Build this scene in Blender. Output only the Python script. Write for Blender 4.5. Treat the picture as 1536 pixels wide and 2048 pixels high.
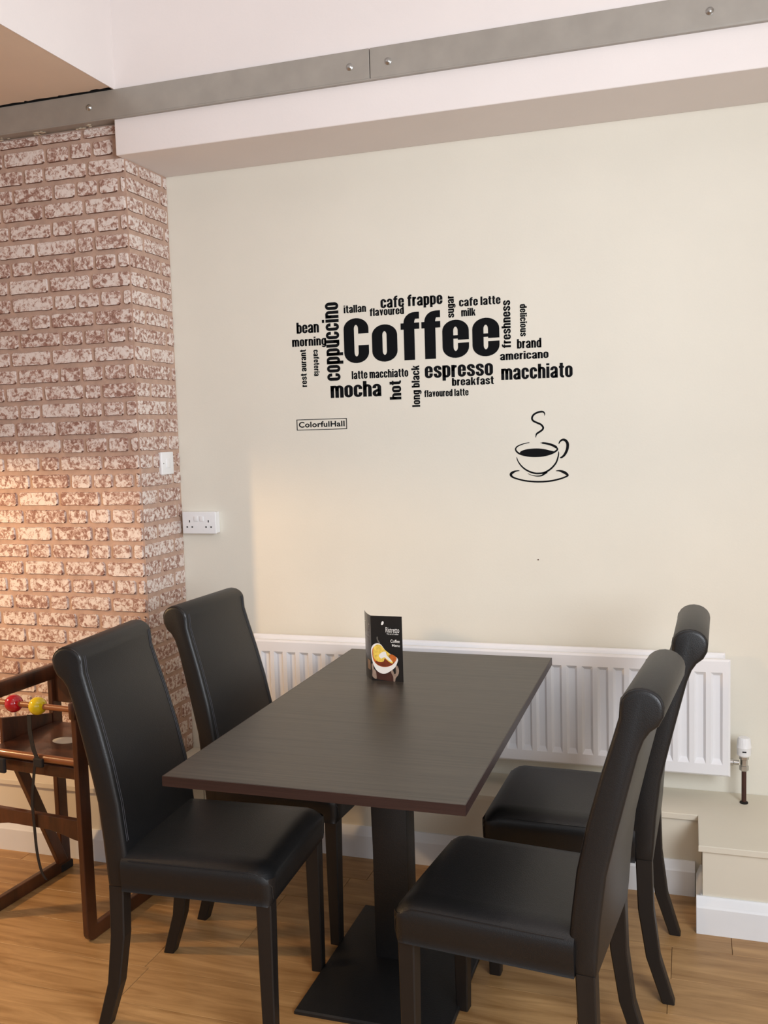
import bpy, bmesh, math, random
from mathutils import Vector, Matrix, Euler

for o in list(bpy.data.objects):
    bpy.data.objects.remove(o)
SC = bpy.context.scene
COL = SC.collection
random.seed(7)

# ------------------------------------------------------------------ camera
YAW, PITCH, ROLL = -0.3146, -0.0861, -0.0294
cam_d = bpy.data.cameras.new('camera')
cam_d.sensor_fit = 'VERTICAL'
cam_d.sensor_height = 24.0
cam_d.lens = 1892.0 / 2048.0 * 24.0
cam_d.clip_start = 0.02
cam = bpy.data.objects.new('camera', cam_d)
COL.objects.link(cam)
_fw = Vector((math.sin(YAW) * math.cos(PITCH), math.cos(YAW) * math.cos(PITCH), math.sin(PITCH)))
_rt = Vector((math.cos(YAW), -math.sin(YAW), 0))
_up = _rt.cross(_fw)
_r2 = _rt * math.cos(ROLL) + _up * math.sin(ROLL)
_u2 = -_rt * math.sin(ROLL) + _up * math.cos(ROLL)
_m = Matrix((_r2, _u2, -_fw)).transposed().to_4x4()
_m.translation = Vector((1.9131, -3.2985, 1.5202))
cam.matrix_world = _m
SC.camera = cam

# ------------------------------------------------------------------ world and lights
wd = bpy.data.worlds.new('daylit_surroundings')
SC.world = wd
wd.use_nodes = True
wb = wd.node_tree.nodes['Background']
wb.inputs[0].default_value = (0.92, 0.95, 1.0, 1)
wb.inputs[1].default_value = 0.19


def area(name, loc, target, sx, sy, power, color, spread=180):
    d = bpy.data.lights.new(name, 'AREA')
    d.shape = 'RECTANGLE'
    d.size = sx
    d.size_y = sy
    d.energy = power
    d.color = color
    d.spread = math.radians(spread)
    o = bpy.data.objects.new(name, d)
    o.location = loc
    o.rotation_euler = (Vector(target) - Vector(loc)).to_track_quat('-Z', 'Y').to_euler()
    COL.objects.link(o)
    return o


def spot(name, loc, target, power, color, angle, blend, radius):
    d = bpy.data.lights.new(name, 'SPOT')
    d.energy = power
    d.color = color
    d.spot_size = math.radians(angle)
    d.spot_blend = blend
    d.shadow_soft_size = radius
    o = bpy.data.objects.new(name, d)
    o.location = loc
    o.rotation_euler = (Vector(target) - Vector(loc)).to_track_quat('-Z', 'Y').to_euler()
    COL.objects.link(o)
    return o


# daylight through the window in the right wall
area('window_daylight', (3.32, -2.95, 1.9), (0.0, -0.5, 2.1), 1.7, 1.5, 128, (0.88, 0.93, 1.0))
# added cool fill from behind the camera, brightens wall, beam and radiator
area('added_front_fill', (1.6, -6.1, 1.8), (1.3, 0.0, 1.7), 3.2, 1.9, 36, (0.93, 0.95, 1.0))
# shaded pendant lamp hanging low, just outside the left edge of the photograph
spot('pendant_lamp', (-1.3, -1.46, 1.56), (-1.3, -1.46, 0.0), 96, (1.0, 0.64, 0.31), 178, 0.16, 0.05)
# ceiling downlights of the cafe
for i, (lx, ly) in enumerate(((0.9, -2.3), (2.3, -3.4), (1.0, -4.4))):
    spot('ceiling_downlight', (lx, ly, 3.4), (lx, ly + 0.25, 0), 16, (1.0, 0.90, 0.78), 125, 0.8, 0.06)
SC.view_settings.view_transform = 'Standard'
SC.view_settings.look = 'None'
SC.view_settings.exposure = -0.15
SC.view_settings.gamma = 1.0
SC.view_settings.use_curve_mapping = False


# ------------------------------------------------------------------ materials
def s2l(c):
    return tuple(((v / 255) / 12.92 if v / 255 <= 0.04045 else (((v / 255) + 0.055) / 1.055) ** 2.4) for v in c)


class NT:
    def __init__(self, name):
        self.m = bpy.data.materials.new(name)
        self.m.use_nodes = True
        self.t = self.m.node_tree
        self.b = self.t.nodes['Principled BSDF']

    def n(self, typ, **kw):
        nd = self.t.nodes.new(typ)
        for k, v in kw.items():
            setattr(nd, k, v)
        return nd

    def l(self, a, b):
        self.t.links.new(a, b)


def mat(name, rgb, rough=0.6, metal=0.0, noise=0.0, nscale=20, bump=0.0, bscale=200, spec=0.5, coat=0.0, stretch=None):
    M = NT(name)
    c = s2l(rgb)
    b = M.b
    b.inputs['Base Color'].default_value = (*c, 1)
    b.inputs['Roughness'].default_value = rough
    b.inputs['Metallic'].default_value = metal
    b.inputs['Specular IOR Level'].default_value = spec
    b.inputs['Coat Weight'].default_value = coat
    tc = M.n('ShaderNodeTexCoord')
    src = tc.outputs['Object']
    if stretch:
        mp = M.n('ShaderNodeMapping')
        mp.inputs['Scale'].default_value = stretch
        M.l(src, mp.inputs[0])
        src = mp.outputs[0]
    if noise > 0:
        nz = M.n('ShaderNodeTexNoise')
        nz.inputs['Scale'].default_value = nscale
        nz.inputs['Detail'].default_value = 5
        M.l(src, nz.inputs['Vector'])
        rp = M.n('ShaderNodeValToRGB')
        rp.color_ramp.elements[0].position = 0.3
        rp.color_ramp.elements[1].position = 0.7
        rp.color_ramp.elements[0].color = (*[v * (1 - noise) for v in c], 1)
        rp.color_ramp.elements[1].color = (*[min(1, v * (1 + noise)) for v in c], 1)
        M.l(nz.outputs[0], rp.inputs[0])
        M.l(rp.outputs[0], b.inputs['Base Color'])
    if bump > 0:
        nb = M.n('ShaderNodeTexNoise')
        nb.inputs['Scale'].default_value = bscale
        nb.inputs['Detail'].default_value = 3
        M.l(src, nb.inputs['Vector'])
        bp = M.n('ShaderNodeBump')
        bp.inputs['Strength'].default_value = bump
        bp.inputs['Distance'].default_value = 0.002
        M.l(nb.outputs[0], bp.inputs['Height'])
        M.l(bp.outputs[0], b.inputs['Normal'])
    return M.m


def brick_mat():
    M = NT('whitewashed_brick')
    tc = M.n('ShaderNodeTexCoord')
    oi = M.n('ShaderNodeObjectInfo')
    mu = M.n('ShaderNodeVectorMath', operation='SCALE')
    cx = M.n('ShaderNodeCombineXYZ')
    M.l(oi.outputs['Random'], cx.inputs[0])
    M.l(oi.outputs['Random'], cx.inputs[2])
    M.l(cx.outputs[0], mu.inputs[0])
    mu.inputs['Scale'].default_value = 37.0
    ad = M.n('ShaderNodeVectorMath', operation='ADD')
    M.l(tc.outputs['Object'], ad.inputs[0])
    M.l(mu.outputs[0], ad.inputs[1])
    n1 = M.n('ShaderNodeTexNoise')
    n1.inputs['Scale'].default_value = 62
    n1.inputs['Detail'].default_value = 6
    n1.inputs['Roughness'].default_value = 0.68
    n1.inputs['Distortion'].default_value = 0.6
    M.l(ad.outputs[0], n1.inputs['Vector'])
    # brick to brick difference shifts the coverage of the wash
    sh = M.n('ShaderNodeMath', operation='MULTIPLY_ADD')
    M.l(oi.outputs['Random'], sh.inputs[0])
    sh.inputs[1].default_value = 0.07
    M.l(n1.outputs[0], sh.inputs[2])
    rp = M.n('ShaderNodeValToRGB')
    e = rp.color_ramp.elements
    e[0].position = 0.43
    e[0].color = (*s2l((146, 108, 94)), 1)
    e[1].position = 0.60
    e[1].color = (*s2l((226, 214, 206)), 1)
    k = e.new(0.50)
    k.color = (*s2l((184, 152, 138)), 1)
    k = e.new(0.545)
    k.color = (*s2l((210, 192, 182)), 1)
    M.l(sh.outputs[0], rp.inputs[0])
    # dark flecks
    v = M.n('ShaderNodeTexNoise')
    v.inputs['Scale'].default_value = 190
    v.inputs['Detail'].default_value = 2
    M.l(ad.outputs[0], v.inputs['Vector'])
    fr = M.n('ShaderNodeValToRGB')
    fr.color_ramp.elements[0].position = 0.69
    fr.color_ramp.elements[0].color = (0, 0, 0, 1)
    fr.color_ramp.elements[1].position = 0.76
    fr.color_ramp.elements[1].color = (1, 1, 1, 1)
    M.l(v.outputs[0], fr.inputs[0])
    mx = M.n('ShaderNodeMix', data_type='RGBA')
    M.l(fr.outputs[0], mx.inputs[0])
    M.l(rp.outputs[0], mx.inputs[6])
    mx.inputs[7].default_value = (*s2l((112, 74, 62)), 1)
    M.l(mx.outputs[2], M.b.inputs['Base Color'])
    M.b.inputs['Roughness'].default_value = 0.9
    bp = M.n('ShaderNodeBump')
    bp.inputs['Strength'].default_value = 0.35
    bp.inputs['Distance'].default_value = 0.002
    M.l(n1.outputs[0], bp.inputs['Height'])
    M.l(bp.outputs[0], M.b.inputs['Normal'])
    return M.m


def wood_mat(name, c0, c1, scale=(1.2, 22, 22), rough=0.45, rnd=True, amount=1.0, coat=0.0, detail=6):
    M = NT(name)
    tc = M.n('ShaderNodeTexCoord')
    src = tc.outputs['Object']
    oi = M.n('ShaderNodeObjectInfo')
    if rnd:
        cx = M.n('ShaderNodeCombineXYZ')
        M.l(oi.outputs['Random'], cx.inputs[0])
        M.l(oi.outputs['Random'], cx.inputs[1])
        mu = M.n('ShaderNodeVectorMath', operation='SCALE')
        M.l(cx.outputs[0], mu.inputs[0])
        mu.inputs['Scale'].default_value = 53
        ad = M.n('ShaderNodeVectorMath', operation='ADD')
        M.l(src, ad.inputs[0])
        M.l(mu.outputs[0], ad.inputs[1])
        src = ad.outputs[0]
    mp = M.n('ShaderNodeMapping')
    mp.inputs['Scale'].default_value = scale
    M.l(src, mp.inputs[0])
    nz = M.n('ShaderNodeTexNoise')
    nz.inputs['Scale'].default_value = 1.6
    nz.inputs['Detail'].default_value = detail
    nz.inputs['Roughness'].default_value = 0.62
    nz.inputs['Distortion'].default_value = 0.8
    M.l(mp.outputs[0], nz.inputs['Vector'])
    rp = M.n('ShaderNodeValToRGB')
    rp.color_ramp.elements[0].position = 0.32
    rp.color_ramp.elements[1].position = 0.68
    rp.color_ramp.elements[0].color = (*s2l(c0), 1)
    rp.color_ramp.elements[1].color = (*s2l(c1), 1)
    M.l(nz.outputs[0], rp.inputs[0])
    hs = M.n('ShaderNodeHueSaturation')
    M.l(rp.outputs[0], hs.inputs['Color'])
    if rnd:
        mm = M.n('ShaderNodeMapRange')
        M.l(oi.outputs['Random'], mm.inputs[0])
        mm.inputs[3].default_value = 1 - 0.14 * amount
        mm.inputs[4].default_value = 1 + 0.10 * amount
        M.l(mm.outputs[0], hs.inputs['Value'])
    M.l(hs.outputs[0], M.b.inputs['Base Color'])
    M.b.inputs['Roughness'].default_value = rough
    M.b.inputs['Coat Weight'].default_value = coat
    return M.m


def radiator_mat():
    return mat('radiator_enamel', (236, 236, 238), rough=0.35, bump=0.05, bscale=60)


MT = dict(
    wall=mat('cream_wall_paint', (229, 224, 210), rough=0.75, noise=0.02, nscale=3, bump=0.12, bscale=130),
    white=mat('white_wall_paint', (230, 222, 218), rough=0.8, noise=0.015, nscale=4, bump=0.15, bscale=90),
    ceil=mat('ceiling_paint', (226, 206, 186), rough=0.85, noise=0.02, nscale=5, bump=0.1, bscale=90),
    steel=mat('galvanised_steel', (162, 156, 147), rough=0.45, metal=0.35, noise=0.06, nscale=14, bump=0.08, bscale=60),
    bolt=mat('bolt_steel', (175, 175, 172), rough=0.3, metal=0.9),
    dark=mat('dark_void', (28, 24, 20), rough=0.95),
    plaster=mat('plaster_rubble', (196, 182, 160), rough=0.9, noise=0.1, nscale=60),
    mortar=mat('tan_mortar', (186, 156, 138), rough=0.95, noise=0.10, nscale=30, bump=0.4, bscale=180),
    brick=brick_mat(),
    brick_shade=mat('brick_underside_shade', (104, 72, 58), rough=0.95, noise=0.15, nscale=60),  # painted shade: dark brown that draws the shadow line under each brick
    ledge=mat('ledge_paint', (222, 214, 196), rough=0.6, noise=0.015, nscale=6, bump=0.06, bscale=70),
    skirt=mat('skirting_gloss', (232, 234, 236), rough=0.35, noise=0.02, nscale=9, bump=0.06, bscale=50),
    plank=wood_mat('oak_laminate', (144, 106, 62), (188, 148, 98), scale=(1.6, 17, 17), rough=0.42),
    subfloor=mat('plank_joint', (96, 64, 38), rough=0.9),
    enamel=radiator_mat(),
    plastic=mat('white_plastic', (238, 238, 238), rough=0.35),
    hole=mat('socket_hole', (30, 28, 30), rough=0.7),
    chrome=mat('chrome', (190, 188, 184), rough=0.22, metal=1.0),
    pipe=mat('dark_copper_pipe', (72, 42, 34), rough=0.5, metal=0.3, noise=0.2, nscale=30),
    leather=mat('black_leather', (17, 17, 18), rough=0.43, noise=0.06, nscale=8, bump=0.22, bscale=420, spec=0.5),
    leather_brown=mat('dark_brown_leather', (46, 39, 36), rough=0.42, noise=0.08, nscale=8, bump=0.22, bscale=420),
    leg=wood_mat('ebonised_wood', (17, 13, 12), (25, 20, 17), scale=(18, 18, 2), rough=0.5, rnd=True),
    piping=mat('piping_leather', (30, 29, 30), rough=0.3),
    thread=mat('stitch_thread', (58, 58, 64), rough=0.6),
    tabletop=wood_mat('wenge_laminate', (42, 38, 33), (68, 62, 54), scale=(1.5, 70, 40), rough=0.36, rnd=False, detail=4),
    edge=wood_mat('wenge_edge_band', (36, 21, 19), (52, 33, 29), scale=(3, 3, 160), rough=0.4, rnd=False),
    blackmetal=mat('black_powder_coat', (24, 24, 25), rough=0.5, bump=0.25, bscale=260),
    hcwood=wood_mat('stained_highchair_wood', (48, 25, 14), (88, 48, 26), scale=(9, 9, 2.2), rough=0.35, rnd=True, coat=0.2),
    rodwood=wood_mat('orange_stained_rod', (128, 76, 42), (160, 100, 60), scale=(3, 16, 16), rough=0.32, rnd=False, coat=0.3),
    red=mat('red_gloss_bead', (186, 16, 34), rough=0.12, coat=0.6),
    yellow=mat('yellow_gloss_bead', (232, 204, 20), rough=0.14, coat=0.6),
    strap=mat('black_webbing', (30, 26, 25), rough=0.8, bump=0.3, bscale=300),
    sticker=mat('pale_sticker', (214, 206, 188), rough=0.6),
    vinyl=mat('black_vinyl', (10, 12, 15), rough=0.75, spec=0.15),
    card=mat('menu_black_print', (30, 27, 25), rough=0.33, noise=0.15, nscale=25, coat=0.2),
    cardback=mat('menu_paper_edge', (196, 190, 178), rough=0.6),
    printw=mat('white_print', (236, 232, 226), rough=0.5),
    printg=mat('grey_print', (96, 90, 82), rough=0.5),
    printy=mat('cream_foam_print', (232, 196, 84), rough=0.5, noise=0.25, nscale=120),
    printb=mat('coffee_brown_print', (120, 48, 20), rough=0.5, noise=0.3, nscale=90),
    printo=mat('orange_crema_print', (198, 104, 40), rough=0.5, noise=0.2, nscale=90),
    printh=mat('hand_print', (150, 128, 112), rough=0.5, noise=0.2, nscale=90),
)


# ------------------------------------------------------------------ object helpers
def link(name, me, m=None, parent=None, smooth=False, angle=None):
    o = bpy.data.objects.new(name, me)
    COL.objects.link(o)
    if m is not None:
        me.materials.append(m)
    if parent is not None:
        o.parent = parent
    if smooth:
        for p in me.polygons:
            p.use_smooth = True
        if angle is not None:
            me.set_sharp_from_angle(angle=math.radians(angle))
    return o


def obj(name, bm, m=None, parent=None, smooth=False, angle=35):
    bmesh.ops.recalc_face_normals(bm, faces=bm.faces)
    me = bpy.data.meshes.new(name)
    bm.to_mesh(me)
    bm.free()
    return link(name, me, m, parent, smooth, angle)


def tag(o, label=None, cat=None, group=None, kind=None):
    if label:
        o['label'] = label
    if cat:
        o['category'] = cat
    if group:
        o['group'] = group
    if kind:
        o['kind'] = kind
    return o


def struct(name, bm, m, **kw):
    o = obj(name, bm, m, **kw)
    o['kind'] = 'structure'
    return o


def thing(name, label, cat, loc=(0, 0, 0), rz=0, group=None):
    o = bpy.data.objects.new(name, None)
    o.empty_display_size = 0.05
    COL.objects.link(o)
    o.location = loc
    o.rotation_euler = (0, 0, rz)
    tag(o, label, cat, group)
    return o


def add_box(bm, x0, x1, y0, y1, z0, z1, bev=0.0, seg=2):
    t = bmesh.new()
    vs = [t.verts.new((x, y, z)) for x in (x0, x1) for y in (y0, y1) for z in (z0, z1)]
    for f in ((0, 1, 3, 2), (4, 6, 7, 5), (0, 4, 5, 1), (2, 3, 7, 6), (0, 2, 6, 4), (1, 5, 7, 3)):
        t.faces.new([vs[i] for i in f])
    if bev > 0:
        bmesh.ops.bevel(t, geom=t.edges[:], offset=bev, segments=seg, profile=0.5, affect='EDGES')
    merge(bm, t)
    return bm


def merge(bm, t, mtx=None):
    if mtx is not None:
        bmesh.ops.transform(t, matrix=mtx, verts=t.verts)
    mp = {v: bm.verts.new(v.co) for v in t.verts}
    for f in t.faces:
        try:
            bm.faces.new([mp[v] for v in f.verts])
        except ValueError:
            pass
    t.free()


def box(x0, x1, y0, y1, z0, z1, bev=0.0, seg=2):
    return add_box(bmesh.new(), x0, x1, y0, y1, z0, z1, bev, seg)


def add_cyl(bm, p0, p1, r0, r1=None, n=20):
    r1 = r0 if r1 is None else r1
    p0 = Vector(p0)
    p1 = Vector(p1)
    d = (p1 - p0).normalized()
    a = d.orthogonal().normalized()
    b = d.cross(a)
    A = [bm.verts.new(p0 + (a * math.cos(t) + b * math.sin(t)) * r0) for t in [2 * math.pi * i / n for i in range(n)]]
    B = [bm.verts.new(p1 + (a * math.cos(t) + b * math.sin(t)) * r1) for t in [2 * math.pi * i / n for i in range(n)]]
    for i in range(n):
        bm.faces.new((A[i], A[(i + 1) % n], B[(i + 1) % n], B[i]))
    bm.faces.new(A[::-1])
    bm.faces.new(B)
    return bm


def add_lathe(bm, prof, org=(0, 0, 0), axis='Z', n=28):
    org = Vector(org)
    rings = []
    for r, h in prof:
        ring = []
        for i in range(n):
            t = 2 * math.pi * i / n
            c, s = math.cos(t) * r, math.sin(t) * r
            v = {'Z': (c, s, h), 'Y': (c, h, s), 'X': (h, c, s)}[axis]
            ring.append(bm.verts.new(org + Vector(v)))
        rings.append(ring)
    for a, b in zip(rings, rings[1:]):
        for i in range(n):
            bm.faces.new((a[i], a[(i + 1) % n], b[(i + 1) % n], b[i]))
    bm.faces.new(rings[0][::-1])
    bm.faces.new(rings[-1])
    return bm


def add_tube(bm, pts, r, n=8, closed=False, rad=None):
    pts = [Vector(p) for p in pts]
    N = len(pts)
    rings = []
    prev = None
    for i, p in enumerate(pts):
        if closed:
            d = pts[(i + 1) % N] - pts[i - 1]
        else:
            d = pts[min(i + 1, N - 1)] - pts[max(i - 1, 0)]
        d.normalize()
        a = d.orthogonal().normalized() if prev is None else (prev - d * prev.dot(d)).normalized()
        prev = a
        b = d.cross(a)
        rr = rad[i] if rad else r
        rings.append([bm.verts.new(p + (a * math.cos(2 * math.pi * k / n) + b * math.sin(2 * math.pi * k / n)) * rr) for k in range(n)])
    m = N if closed else N - 1
    for i in range(m):
        A, B = rings[i], rings[(i + 1) % N]
        for k in range(n):
            bm.faces.new((A[k], A[(k + 1) % n], B[(k + 1) % n], B[k]))
    if not closed:
        bm.faces.new(rings[0][::-1])
        bm.faces.new(rings[-1])
    return bm


def add_extrude(bm, pts2, a0, a1, plane='XZ', bev=0.0, seg=3):
    """closed outline pts2 in a plane, extruded along the third axis from a0 to a1"""
    t = bmesh.new()

    def P(u, v, w):
        return {'XZ': (u, w, v), 'XY': (u, v, w), 'YZ': (w, u, v)}[plane]
    A = [t.verts.new(P(u, v, a0)) for u, v in pts2]
    B = [t.verts.new(P(u, v, a1)) for u, v in pts2]
    n = len(pts2)
    fa = t.faces.new(A[::-1])
    fb = t.faces.new(B)
    for i in range(n):
        t.faces.new((A[i], A[(i + 1) % n], B[(i + 1) % n], B[i]))
    bmesh.ops.recalc_face_normals(t, faces=t.faces)
    if bev > 0:
        es = list(set(list(fa.edges) + list(fb.edges)))
        bmesh.ops.bevel(t, geom=es, offset=bev, segments=seg, profile=0.5, affect='EDGES')
    merge(bm, t)
    return bm


def catmull(P, n=6, closed=False):
    out = []
    N = len(P)
    P = [Vector(p) for p in P]
    for i in range(N if closed else N - 1):
        p1, p2 = P[i], P[(i + 1) % N]
        p0 = P[i - 1] if (closed or i > 0) else p1
        p3 = P[(i + 2) % N] if (closed or i + 2 < N) else p2
        for k in range(n):
            t = k / n
            out.append(0.5 * ((2 * p1) + (-p0 + p2) * t + (2 * p0 - 5 * p1 + 4 * p2 - p3) * t * t + (-p0 + 3 * p1 - 3 * p2 + p3) * t ** 3))
    if not closed:
        out.append(P[-1])
    return out


def copy_tree(o, parent=None):
    c = o.copy()
    COL.objects.link(c)
    c.parent = parent
    for ch in o.children:
        copy_tree(ch, c)
    return c


# ------------------------------------------------------------------ room shell
A_P, B_F = 0.278, 0.3215      # depth of the brick pier and of the beam
Z_BEAM, Z_T0, Z_T1 = 2.51, 2.636, 2.73
XR = 3.2
ZC = 3.6

# floor: dark base with planks laid along X
fl = struct('floor', box(-3.2, XR, -6.2, 0.1, -0.05, -0.006), MT['subfloor'])
PW = 0.165
y1 = -0.055
row = 0
plank_meshes = {}
rng = random.Random(5)
while y1 > -6.1:
    y0 = y1 - PW
    x = -3.2 - rng.random() * 1.1
    if row == 5:
        x = 0.414 - 1.22 * 3
    if row == 4:
        x = 0.633 - 1.22 * 3 - 0.0
    if row == 3:
        x = 1.86 - 1.22 * 4
    while x < XR:
        xa, xb = max(x, -3.2), min(x + 1.22, XR)
        if xb - xa > 0.05:
            L = round(xb - xa, 3)
            if L not in plank_meshes:
                bm = box(0.0006, L - 0.0006, -PW + 0.0005, -0.0005, -0.006, 0.0, 0.0008, 1)
                bmesh.ops.recalc_face_normals(bm, faces=bm.faces)
                me = bpy.data.meshes.new('plank')
                bm.to_mesh(me)
                bm.free()
                me.materials.append(MT['plank'])
                plank_meshes[L] = me
            o = bpy.data.objects.new('floor_plank', plank_meshes[L])
            COL.objects.link(o)
            o.location = (xa, y1, 0)
            o.parent = fl
        x += 1.22
    y1 = y0
    row += 1

# back wall, cream, with the beam and upper wall in front of it
struct('wall_back', box(0.0, XR, 0.0, 0.12, 0.0, ZC), MT['wall'])
bm = box(-0.008, XR, -B_F, 0.0, Z_BEAM, Z_T0 + 0.05, 0.003, 2)
beam = struct('trim_1', bm, MT['white'])
beam['label'] = 'white boxed beam running across the top of the cream wall'
struct('wall_upper', box(-0.003, XR, -B_F, 0.0, Z_T0 + 0.0505, ZC), MT['white'])
# left: lower ceiling whose lit side faces the taller part of the room
jag = []
rj = random.Random(3)
xx = -0.006
while xx > -3.2:
    jag.append((xx, -0.343 + rj.uniform(-0.006, 0.004)))
    xx -= rj.uniform(0.006, 0.03)
outl = [(-0.003, -6.2), (-0.003, -0.3225)] + [(-0.006, -0.3225)] + jag + [(-3.2, -0.343), (-3.2, -6.2)]
bm = add_extrude(bmesh.new(), outl, Z_T1 + 0.004, ZC, 'XY')
struct('ceiling_lower', bm, MT['ceil'])
bmesh_side = box(-0.0029, 0.0005, -6.2, -B_F, Z_T1 + 0.0035, ZC)
struct('wall_bulkhead', bmesh_side, MT['white'])
struct('ceiling', box(0.001, XR, -6.2, -B_F, ZC, ZC + 0.1), MT['white'])
# void and rubble above the left half of the steel
struct('trim_2', box(-3.2, -0.009, -B_F, -A_P + 0.2, Z_T0 + 0.1, ZC - 0.2), MT['dark'])
# steel flat along the beam, two lengths with a butt joint
tr = thing('steel_flitch_plate', 'long grey galvanised steel plate bolted along the white beam under the upper wall', 'beam plate', (0.944, -B_F, Z_T0))
for xa, xb in ((-3.2, 0.943), (0.9455, XR)):
    o = obj('plate', box(xa - 0.944, xb - 0.944, -0.0135, -0.0005, 0.0, Z_T1 - Z_T0, 0.0015, 2), MT['steel'], tr)
o = obj('bottom_lip', box(-3.2 - 0.944, XR - 0.944, -0.015, 0.0, -0.0045, -0.0003), MT['steel'], tr)
for bx_ in (-0.098, 0.877, 1.006, 1.967, -1.1, 2.9):
    bm = bmesh.new()
    add_lathe(bm, [(0.0115, 0.0), (0.0115, -0.0015), (0.009, -0.003), (0.007, -0.006), (0.003, -0.0078)], (bx_ - 0.944, -0.0135, 0.045), 'Y', 20)
    obj('bolt', bm, MT['bolt'], tr, smooth=True)
# underside of the steel at the pier with crumbs of plaster
struct('trim_3', box(-3.2, -0.009, -B_F, -A_P - 0.0005, Z_T0 - 0.003, Z_T0 + 0.04), MT['steel'])
bm = bmesh.new()
for i in range(26):
    px = rj.choice((-0.17, -0.14, -0.33, -0.36, -0.5, -0.55)) + rj.uniform(-0.025, 0.025)
    s = rj.uniform(0.003, 0.007)
    t = bmesh.new()
    bmesh.ops.create_icosphere(t, subdivisions=1, radius=s)
    merge(bm, t, Matrix.Translation((px, rj.uniform(-0.315, -0.285), Z_T0 - 0.0045)) @ Matrix.Diagonal((rj.uniform(1, 2.6), 1, 0.5, 1)))
o = obj('plaster_crumbs', bm, MT['plaster'])
tag(o, 'loose crumbs of pale plaster stuck under the steel plate above the brick pier', 'plaster', kind='stuff')

# right wall with window opening, off to the right of the photograph
WY0, WY1, WZ0, WZ1 = -3.95, -1.95, 0.95, 2.7
bm = bmesh.new()
add_box(bm, XR, XR + 0.15, -6.2, WY0, 0, ZC)
add_box(bm, XR, XR + 0.15, WY1, 0.12, 0, ZC)
add_box(bm, XR, XR + 0.15, WY0, WY1, 0, WZ0)
add_box(bm, XR, XR + 0.15, WY0, WY1, WZ1, ZC)
struct('wall_right', bm, MT['wall'])
bm = bmesh.new()
for (ya, yb, za, zb) in ((WY0, WY1, WZ0, WZ0 + 0.06), (WY0, WY1, WZ1 - 0.06, WZ1), (WY0, WY0 + 0.06, WZ0, WZ1), (WY1 - 0.06, WY1, WZ0, WZ1)):
    add_box(bm, XR + 0.03, XR + 0.09, ya, yb, za, zb)
struct('window_1', bm, MT['white'])
struct('wall_left_far', box(-3.3, -3.2, -6.2, 0.12, 0, Z_T1 + 0.004), MT['white'])

# ------------------------------------------------------------------ brick pier
pier_f = struct('wall_pier_front', box(-3.2, -0.004, -A_P, 0.1, 0, Z_T0 - 0.003), MT['mortar'])
pier_s = struct('wall_pier_side', box(-0.0038, 0.0, -A_P + 0.0006, 0.0, 0, Z_BEAM), MT['mortar'])
PITCH_Z = 0.0662
BH = 0.0515
brk = random.Random(11)


def brick_mesh(L, depth=0.0075, seed=0):
    """irregular brick face in local XZ, L wide, standing proud towards -Y"""
    r = random.Random(seed)
    bm = bmesh.new()
    nx = max(3, int(L / 0.022))
    outline = []
    c = 0.006
    xs = [c + (L - 2 * c) * i / nx for i in range(nx + 1)]
    for x in xs:
        outline.append((x, r.uniform(-0.0008, 0.0016)))
    outline.append((L - r.uniform(0, 0.0015), c))
    outline.append((L - r.uniform(0, 0.002), BH - c))
    for x in reversed(xs):
        outline.append((x, BH - r.uniform(0.0, 0.0028)))
    outline.append((r.uniform(0, 0.002), BH - c))
    outline.append((r.uniform(0, 0.0015), c))
    back = [bm.verts.new((x, 0.0, z)) for x, z in outline]
    front = []
    cx, cz = L / 2, BH / 2
    for x, z in outline:
        dx = 0.0016 if x < cx else -0.0016
        dz = 0.0012 if z < cz else -0.0012
        front.append(bm.verts.new((x + dx, -depth * r.uniform(0.85, 1.1), z + dz)))
    n = len(outline)
    for i in range(n):
        bm.faces.new((back[i], back[(i + 1) % n], front[(i + 1) % n], front[i]))
    bm.faces.new(front[::-1])
    bmesh.ops.recalc_face_normals(bm, faces=bm.faces)
    me = bpy.data.meshes.new('brick')
    bm.to_mesh(me)
    bm.free()
    me.materials.append(MT['brick'])
    me.materials.append(MT['brick_shade'])
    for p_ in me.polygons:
        if p_.normal.z < -0.35:  # downward faces take the painted shade colour
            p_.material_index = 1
    return me


BM = {}


def brick_for(L, depth=0.0075):
    k = (round(L / 0.012), brk.randrange(3), round(depth, 4))
    if k not in BM:
        BM[k] = brick_mesh(k[0] * 0.012, depth, seed=hash(k[:2]) % 9973)
    return BM[k], L / (k[0] * 0.012)


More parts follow.
